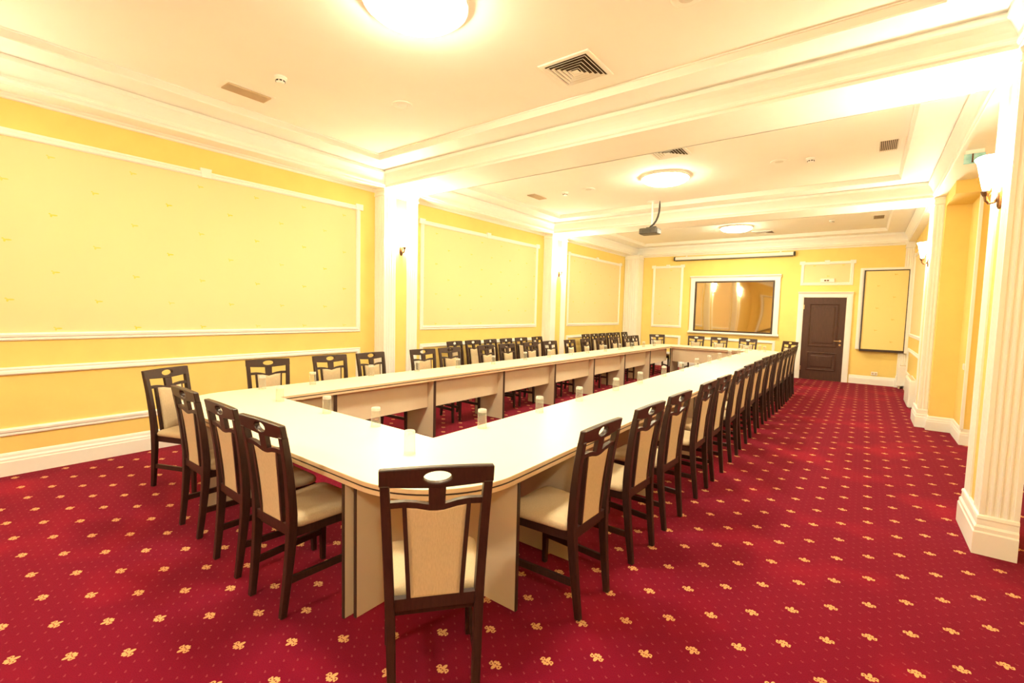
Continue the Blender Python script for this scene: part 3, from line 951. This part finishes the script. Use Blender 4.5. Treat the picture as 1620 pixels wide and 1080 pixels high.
for i, (x, y) in enumerate([(-4.62, 2.11), (-4.55, 2.59), (-4.66, 3.39), (-4.62, 4.07), (-4.49, 4.70), (-4.43, 5.40), (-4.48, 6.30), (-4.45, 6.99), (-4.43, 7.73), (-4.38, 8.31), (-4.32, 8.98), (-4.32, 9.70), (-4.28, 10.29), (-4.25, 10.93), (-4.20, 11.5)]):
    glass(x, y, 'clear upturned glass on the wall-side row of the table, %s from the near end' % ORD[i], 'glasses on the table')
for i, (x, y) in enumerate([(-3.5, 12.3), (-2.95, 12.32), (-2.35, 12.28), (-2.12, 12.15), (-1.95, 12.3), (-1.80, 12.02)]):
    glass(x, y, 'clear upturned glass on the far end of the table, %s from the left' % ORD[i], 'glasses on the table')

# ---------------------------------------------------------------- ceiling lamps
def ceiling_lamp():
    root = thing('ceiling_lamp', 'x', 'lamp')
    bm = NB(); lathe(bm, [(0.0, 0.0), (0.345, 0.0), (0.352, -0.012), (0.352, -0.030), (0.345, -0.036), (0.335, -0.036), (0.330, -0.028), (0.0, -0.026)], 40); obj('rim', bm, M['white'], root, smooth=False)
    bm = NB(); lathe(bm, [(0.332, -0.030), (0.328, -0.044), (0.305, -0.066), (0.255, -0.088), (0.18, -0.104), (0.09, -0.112), (0.0, -0.114)], 40)
    obj('lamp_shade', bm, M['lamp_glow'], root, smooth=True)
    return root
lamp0 = ceiling_lamp()
XLAMP = -2.51
LL = ['large round lit ceiling lamp cut by the top of the picture, nearest the camera', 'round lit ceiling lamp in the middle coffer, above the projector', 'round lit ceiling lamp in the farthest coffer, near the far wall', 'added unseen ceiling lamp in the coffer behind the camera']
lamp0.location = (XLAMP, 2.17, ZC); tag(lamp0, LL[0], None, 'round ceiling lamps')
for y, l in ((7.02, LL[1]), (11.85, LL[2]), (-2.4, LL[3])):  # the last is an unseen lamp, added to light the room from behind
    dup(lamp0, (XLAMP, y, ZC), 0, l, 'round ceiling lamps')

# sconces
def make_sconce():
    root = thing('wall_sconce', 'x', 'lamp')          # local +x points into the room
    bm = NB()
    lp = [(0.0, 0.032 * math.cos(k * math.pi / 8), -0.10 + 0.085 * math.sin(k * math.pi / 8)) for k in range(16)]
    loft(bm, [lp, [(0.014, p[1], p[2]) for p in lp], [(0.022, p[1] * .75, -0.10 + (p[2] + 0.10) * .8) for p in lp]])
    obj('wall_plate', bm, M['bronze'], root)
    bm = NB(); tube(bm, [(0.015, 0, -0.10), (0.035, 0, -0.135), (0.060, 0, -0.14), (0.078, 0, -0.115), (0.080, 0, -0.080)], [0.010, 0.010, 0.011, 0.011, 0.014]); obj('arm', bm, M['bronze'], root)
    bm = NB(); lathe(bm, [(0.0, -0.092), (0.016, -0.088), (0.026, -0.07), (0.030, -0.055), (0.024, -0.053)], 20, (0.08, 0, 0)); obj('shade_cup', bm, M['bronze'], root)
    bm = NB(); lathe(bm, [(0.022, -0.053), (0.034, -0.03), (0.050, 0.02), (0.064, 0.07), (0.076, 0.115), (0.088, 0.15), (0.108, 0.175), (0.103, 0.178), (0.080, 0.15), (0.06, 0.07), (0.034, -0.01), (0.0, -0.03)], 28, (0, 0, 0))
    for v in bm.verts: v.co.x = 0.08 + v.co.x * 0.68
    obj('lamp_shade', bm, M['sconce_glow'], root, smooth=True)
    return root
s0 = make_sconce()
SC = [(CL - 0.012, 4.745, 0, 'lit tulip sconce on the nearer column of the left wall'),
      (CL - 0.012, 9.40, 0, 'lit tulip sconce on the farther column of the left wall'),
      (CR + 0.012, 4.72, math.pi, 'large lit tulip sconce on the nearest column at the right edge'),
      (CR + 0.012, 9.38, math.pi, 'lit tulip sconce on the farther column of the right side'),
      (CL - 0.012, -0.47, 0, 'added tulip sconce on the left wall column beside the camera, lighting the near ceiling'),  # added sconce, there to brighten the near ceiling
      (CR + 0.012, -0.47, math.pi, 'lit tulip sconce on the right column beside the camera')]
for i, (x, y, rz, l) in enumerate(SC):
    if i == 0:
        s0.location = (x, y, 2.555); s0.rotation_euler = (0, 0, rz); tag(s0, l, None, 'tulip wall sconces')
    else:
        dup(s0, (x, y, 2.555), rz, l, 'tulip wall sconces')

# ---------------------------------------------------------------- ceiling fittings
def diffuser():
    root = thing('ceiling_vent', 'x', 'vent')
    bm = NB(); box(bm, -0.20, 0.20, -0.20, 0.20, -0.004, -0.0005); obj('duct_back', bm, M['void'], root)
    bm = NB()
    sq = lambda h: [(-h, -h, 0), (h, -h, 0), (h, h, 0), (-h, h, 0)]
    sweep(bm, sq(0.235), [(0, 0), (0, -0.006), (-0.008, -0.010), (-0.038, -0.010), (-0.038, 0)], (0, 0, 1), True, True)
    obj('frame', bm, M['ceil'], root)
    bm = NB()
    for h in (0.184, 0.150, 0.116, 0.082, 0.048):
        sweep(bm, sq(h), [(0.004, -0.018), (0.0005, -0.018), (-0.014, -0.006), (-0.011, -0.006)], (0, 0, 1), True, True)
    box(bm, -0.026, 0.026, -0.026, 0.026, -0.018, -0.014)
    obj('louvres', bm, M['ceil'], root)
    return root
v0 = diffuser()
VL = ['square four-way ceiling vent in the nearest coffer, right of the near lamp', 'square four-way ceiling vent in the middle coffer, next to its lamp', 'square four-way ceiling vent in the farthest coffer, behind its lamp']
v0.location = (-2.08, 3.56, ZC); tag(v0, VL[0], None, 'square ceiling vents')
dup(v0, (-2.12, 5.99, ZC), 0, VL[1], 'square ceiling vents')
dup(v0, (-2.10, 12.9, ZC), 0, VL[2], 'square ceiling vents')

def grille(lx, ly, n):
    root = thing('ceiling_grille', 'x', 'vent')
    bm = NB(); box(bm, -lx / 2, lx / 2, -ly / 2, ly / 2, -0.003, -0.0005); obj('duct_back', bm, M['void'], root)
    bm = NB(); h = [(-lx / 2 - .03, -ly / 2 - .03, 0), (lx / 2 + .03, -ly / 2 - .03, 0), (lx / 2 + .03, ly / 2 + .03, 0), (-lx / 2 - .03, ly / 2 + .03, 0)]
    sweep(bm, h, [(0, 0), (0, -0.002), (-0.006, -0.004), (-0.031, -0.004), (-0.031, 0)], (0, 0, 1), True, True); obj('frame', bm, M['ceil'], root)
    bm = NB()
    for i in range(n):
        x = -lx / 2 + lx * (i + 0.5) / n
        box(bm, x - 0.0035, x + 0.0035, -ly / 2, ly / 2, -0.016, -0.003)
    obj('slats', bm, M['grille'], root)
    return root
g0 = grille(0.17, 0.39, 10)
GL = ['tan slatted ceiling grille in the nearest coffer, near the left wall', 'tan slatted ceiling grille in the middle coffer, near the left wall', 'brown slatted ceiling grille in the middle coffer, near the right side', 'brown slatted ceiling grille in the farthest coffer, near the right side']
g0.location = (-4.905, 2.13, ZC); tag(g0, GL[0], None, 'rectangular ceiling grilles')
dup(g0, (-4.83, 7.03, ZC), 0, GL[1], 'rectangular ceiling grilles')
dup(g0, (0.10, 7.13, ZC), 0, GL[2], 'rectangular ceiling grilles')
dup(g0, (0.10, 12.0, ZC), 0, GL[3], 'rectangular ceiling grilles')

def detector():
    root = thing('smoke_detector', 'x', 'smoke detector')
    bm = NB(); lathe(bm, [(0.0, 0.0), (0.055, 0.0), (0.055, -0.014), (0.046, -0.018), (0.0, -0.018)], 24); obj('base', bm, M['plastic'], root)
    bm = NB(); lathe(bm, [(0.044, -0.018), (0.046, -0.030), (0.038, -0.034), (0.036, -0.046), (0.028, -0.054), (0.0, -0.056)], 24); obj('sensor_head', bm, M['plastic'], root)
    bm = NB()
    for k in range(8):
        a = 2 * math.pi * (k + 0.5) / 8
        c, s = math.cos(a), math.sin(a)
        pts = [(0.0375 * c - 0.010 * s, 0.0375 * s + 0.010 * c), (0.0375 * c + 0.010 * s, 0.0375 * s - 0.010 * c), (0.0405 * c + 0.010 * s, 0.0405 * s - 0.010 * c), (0.0405 * c - 0.010 * s, 0.0405 * s + 0.010 * c)]
        loft(bm, [[(x, y, -0.033) for x, y in pts], [(x, y, -0.044) for x, y in pts]])
    obj('slots', bm, M['black'], root)
    return root
d0 = detector()
DL = [(-4.33, 2.17, 'white smoke detector in the nearest coffer beside the tan grille'), (-4.25, 7.04, 'white smoke detector in the middle coffer, left of its lamp'),
      (-0.68, 7.19, 'white smoke detector in the middle coffer, right of its lamp'), (-0.68, 11.95, 'white smoke detector in the farthest coffer, right of its lamp')]
for i, (x, y, l) in enumerate(DL):
    if i == 0: d0.location = (x, y, ZC); tag(d0, l, None, 'smoke detectors')
    else: dup(d0, (x, y, ZC), 0, l, 'smoke detectors')
def speaker():
    root = thing('ceiling_speaker', 'x', 'speaker')
    bm = NB(); lathe(bm, [(0.085, 0.0), (0.105, 0.0), (0.105, -0.006), (0.098, -0.010), (0.085, -0.008)], 32); obj('rim', bm, M['ceil'], root)
    bm = NB(); lathe(bm, [(0.0, -0.002), (0.086, -0.002), (0.086, -0.005), (0.04, -0.009), (0.0, -0.010)], 32); obj('mesh_cover', bm, M['speaker_mesh'], root)
    return root
p0 = speaker()
PL = [(-3.86, 3.17, 'round white ceiling speaker in the nearest coffer, near its far left corner'), (-1.04, 3.16, 'round white ceiling speaker cut by the top of the picture, right of the big vent'),
      (-3.81, 7.06, 'round white ceiling speaker in the middle coffer, left of its lamp'), (-1.03, 7.12, 'round white ceiling speaker in the middle coffer, right of its lamp')]
for i, (x, y, l) in enumerate(PL):
    if i == 0: p0.location = (x, y, ZC); tag(p0, l, None, 'ceiling speakers')
    else: dup(p0, (x, y, ZC), 0, l, 'ceiling speakers')

# ceiling projector
t = thing('projector', 'dark grey projector hanging from a white pole with a black cable', 'projector', (-3.24, 8.47, ZC))
bm = NB(); lathe(bm, [(0.0, 0.0), (0.10, 0.0), (0.10, -0.008), (0.03, -0.012), (0.03, -0.02)], 24); obj('ceiling_plate', bm, M['plastic'], t)
bm = NB(); tube(bm, [(0, 0, -0.005), (0, 0, -0.47)], 0.016, 12); obj('pole', bm, M['plastic'], t)
bm = NB(); box(bm, -0.08, 0.08, -0.06, 0.06, -0.485, -0.465); box(bm, 0.03, 0.10, -0.05, -0.02, -0.50, -0.455); obj('mount_bracket', bm, M['black'], t)
bm = NB()
def pb(e, z): return [(x, y, z) for x, y in round_poly([(-0.17 + e, -0.12 + e), (0.17 - e, -0.12 + e), (0.17 - e, 0.13 - e), (-0.17 + e, 0.13 - e)], [0.03] * 4, 4)]
loft(bm, [pb(0.012, -0.484), pb(0.0, -0.494), pb(0.0, -0.578), pb(0.015, -0.590)])
for v in bm.verts: v.co.x -= 0.03
body = obj('body', bm, M['projector'], t)
bm = NB()
lp = [(0.035 * math.cos(k * math.pi / 8) + 0.06, 0.128, -0.535 + 0.035 * math.sin(k * math.pi / 8)) for k in range(16)]
loft(bm, [lp, [(p[0], 0.15, p[2]) for p in lp]]); obj('lens', bm, M['lens'], body)
bm = NB()
for k in range(7): box(bm, -0.13 + 0.026 * k, -0.115 + 0.026 * k, -0.1225, -0.119, -0.565, -0.51)
obj('vent_slots', bm, M['black'], body)
bm = NB()
cab = [(0.135, 0.0, -0.002), (0.135, 0.0, -0.05), (0.135, 0, -0.12), (0.128, 0, -0.20), (0.110, 0, -0.28), (0.08, 0, -0.35), (0.04, -0.01, -0.41), (-0.01, -0.02, -0.45), (-0.04, -0.02, -0.485)]
tube(bm, cab, [0.007, 0.012, 0.016, 0.017, 0.017, 0.017, 0.017, 0.017, 0.015], 10); obj('cable', bm, M['black'], t, smooth=True)

# exit sign under the right bulkhead
t = thing('exit_sign', 'small sign with painted green-blue glints hanging under the right bulkhead beside the near sconce', 'sign', (0.745, 6.75, ZB))
bm = NB(); box(bm, -0.02, 0.12, -0.02, 0.02, -0.035, -0.0005); obj('housing', bm, M['plastic'], t)
bm = NB(); box(bm, -0.03, 0.13, -0.004, 0.004, -0.135, -0.035); obj('sign_plate', bm, M['sign_acrylic'], t)
bm = NB(); box(bm, 0.03, 0.042, -0.010, -0.0045, -0.125, -0.036); obj('fixing_clip', bm, M['bronze'], t)

# light switch in the niche
t = thing('light_switch', 'small white light switch in the yellow niche by the near right column', 'switch', (1.07, 8.40, 0.98))
bm = NB(); pts = [(-0.0005, -0.04, -0.04), (-0.0005, 0.04, -0.04), (-0.0005, 0.04, 0.04), (-0.0005, -0.04, 0.04)]
loft(bm, [pts, [(-0.010, p[1], p[2]) for p in pts]]); obj('plate', bm, M['plastic'], t)
bm = NB(); box(bm, -0.015, -0.009, -0.022, 0.022, -0.03, 0.03); obj('rocker', bm, M['plastic'], t)

# low white heater units by the right wall
def heater(name, label, x, y, wx, wy, h, z0):
    t = thing(name, label, 'heater', (x, y, 0))
    bm = NB()
    f = lambda e, z: [(a, b, z) for a, b in round_poly([(-wx / 2 + e, -wy / 2 + e), (wx / 2 - e, -wy / 2 + e), (wx / 2 - e, wy / 2 - e), (-wx / 2 + e, wy / 2 - e)], [0.02] * 4, 4)]
    loft(bm, [f(0.0, z0), f(0.0, h - 0.03), f(0.006, h - 0.024), f(0.0, h - 0.018), f(0.008, h)]); obj('casing', bm, M['plastic'], t)
    for sx in (-1, 1):
        bm = NB(); box(bm, sx * (wx / 2 - 0.035) - 0.014, sx * (wx / 2 - 0.035) + 0.014, -wy / 2 + 0.02, wy / 2 - 0.02, 0, z0); obj('foot', bm, M['grille'], t)
    bm = NB()
    n = max(4, int(max(wx, wy) / 0.04))
    for k in range(n):
        if wx > wy:
            a = -wx / 2 + 0.04 + (wx - 0.08) * k / (n - 1); box(bm, a - 0.008, a + 0.008, -wy / 2 + 0.03, wy / 2 - 0.03, h - 0.0005, h + 0.003)
        else:
            a = -wy / 2 + 0.04 + (wy - 0.08) * k / (n - 1); box(bm, -wx / 2 + 0.03, wx / 2 - 0.03, a - 0.008, a + 0.008, h - 0.0005, h + 0.003)
    obj('top_grille', bm, M['grille'], t)
    return t
heater('heater_unit', 'low white heater unit standing under the yellow board by the far wall', 0.76, 13.78, 0.19, 0.24, 0.52, 0.07)
heater('heater_unit', 'low white heater unit against the right wall, just beyond the farther right column', 0.745, 11.3, 0.11, 1.0, 0.50, 0.02)

# ---------------------------------------------------------------- camera
f, yaw, pit, rol = 735.9, 0.6474, -0.0681, 0.0241
cy, sy = math.cos(yaw), math.sin(yaw)
fwd = Vector((-sy * math.cos(pit), cy * math.cos(pit), math.sin(pit)))
rgt = Vector((cy, sy, 0))
dwn = -rgt.cross(fwd)
cr, sr = math.cos(rol), math.sin(rol)
r2 = rgt * cr - dwn * sr
d2 = rgt * sr + dwn * cr
cam = bpy.data.cameras.new('camera')
cam.sensor_fit = 'HORIZONTAL'
cam.sensor_width = 36.0
cam.lens = 36.0 * f / 1620.0
cam.clip_start = 0.05
co = bpy.data.objects.new('camera', cam)
COL.objects.link(co)
Mx = Matrix(((r2.x, -d2.x, -fwd.x, 0), (r2.y, -d2.y, -fwd.y, 0), (r2.z, -d2.z, -fwd.z, 1.58), (0, 0, 0, 1)))
co.matrix_world = Mx
sc.camera = co

# ---------------------------------------------------------------- world and view
w = bpy.data.worlds.new('world')
sc.world = w
w.use_nodes = True
bg = w.node_tree.nodes['Background']
bg.inputs[0].default_value = (1.0, 0.82, 0.55, 1)
bg.inputs[1].default_value = 0.05
vs = sc.view_settings
sc.display_settings.display_device = 'sRGB'
vs.view_transform = 'Standard'
vs.look = 'None'
vs.exposure = 1.67
vs.gamma = 1.0
vs.use_curve_mapping = False
sc.cycles.use_denoising = True
sc.cycles.max_bounces = 10
sc.cycles.diffuse_bounces = 6
sc.cycles.transparent_max_bounces = 24
sc.cycles.sample_clamp_indirect = 8.0
sc.cycles.caustics_reflective = False
sc.cycles.caustics_refractive = False
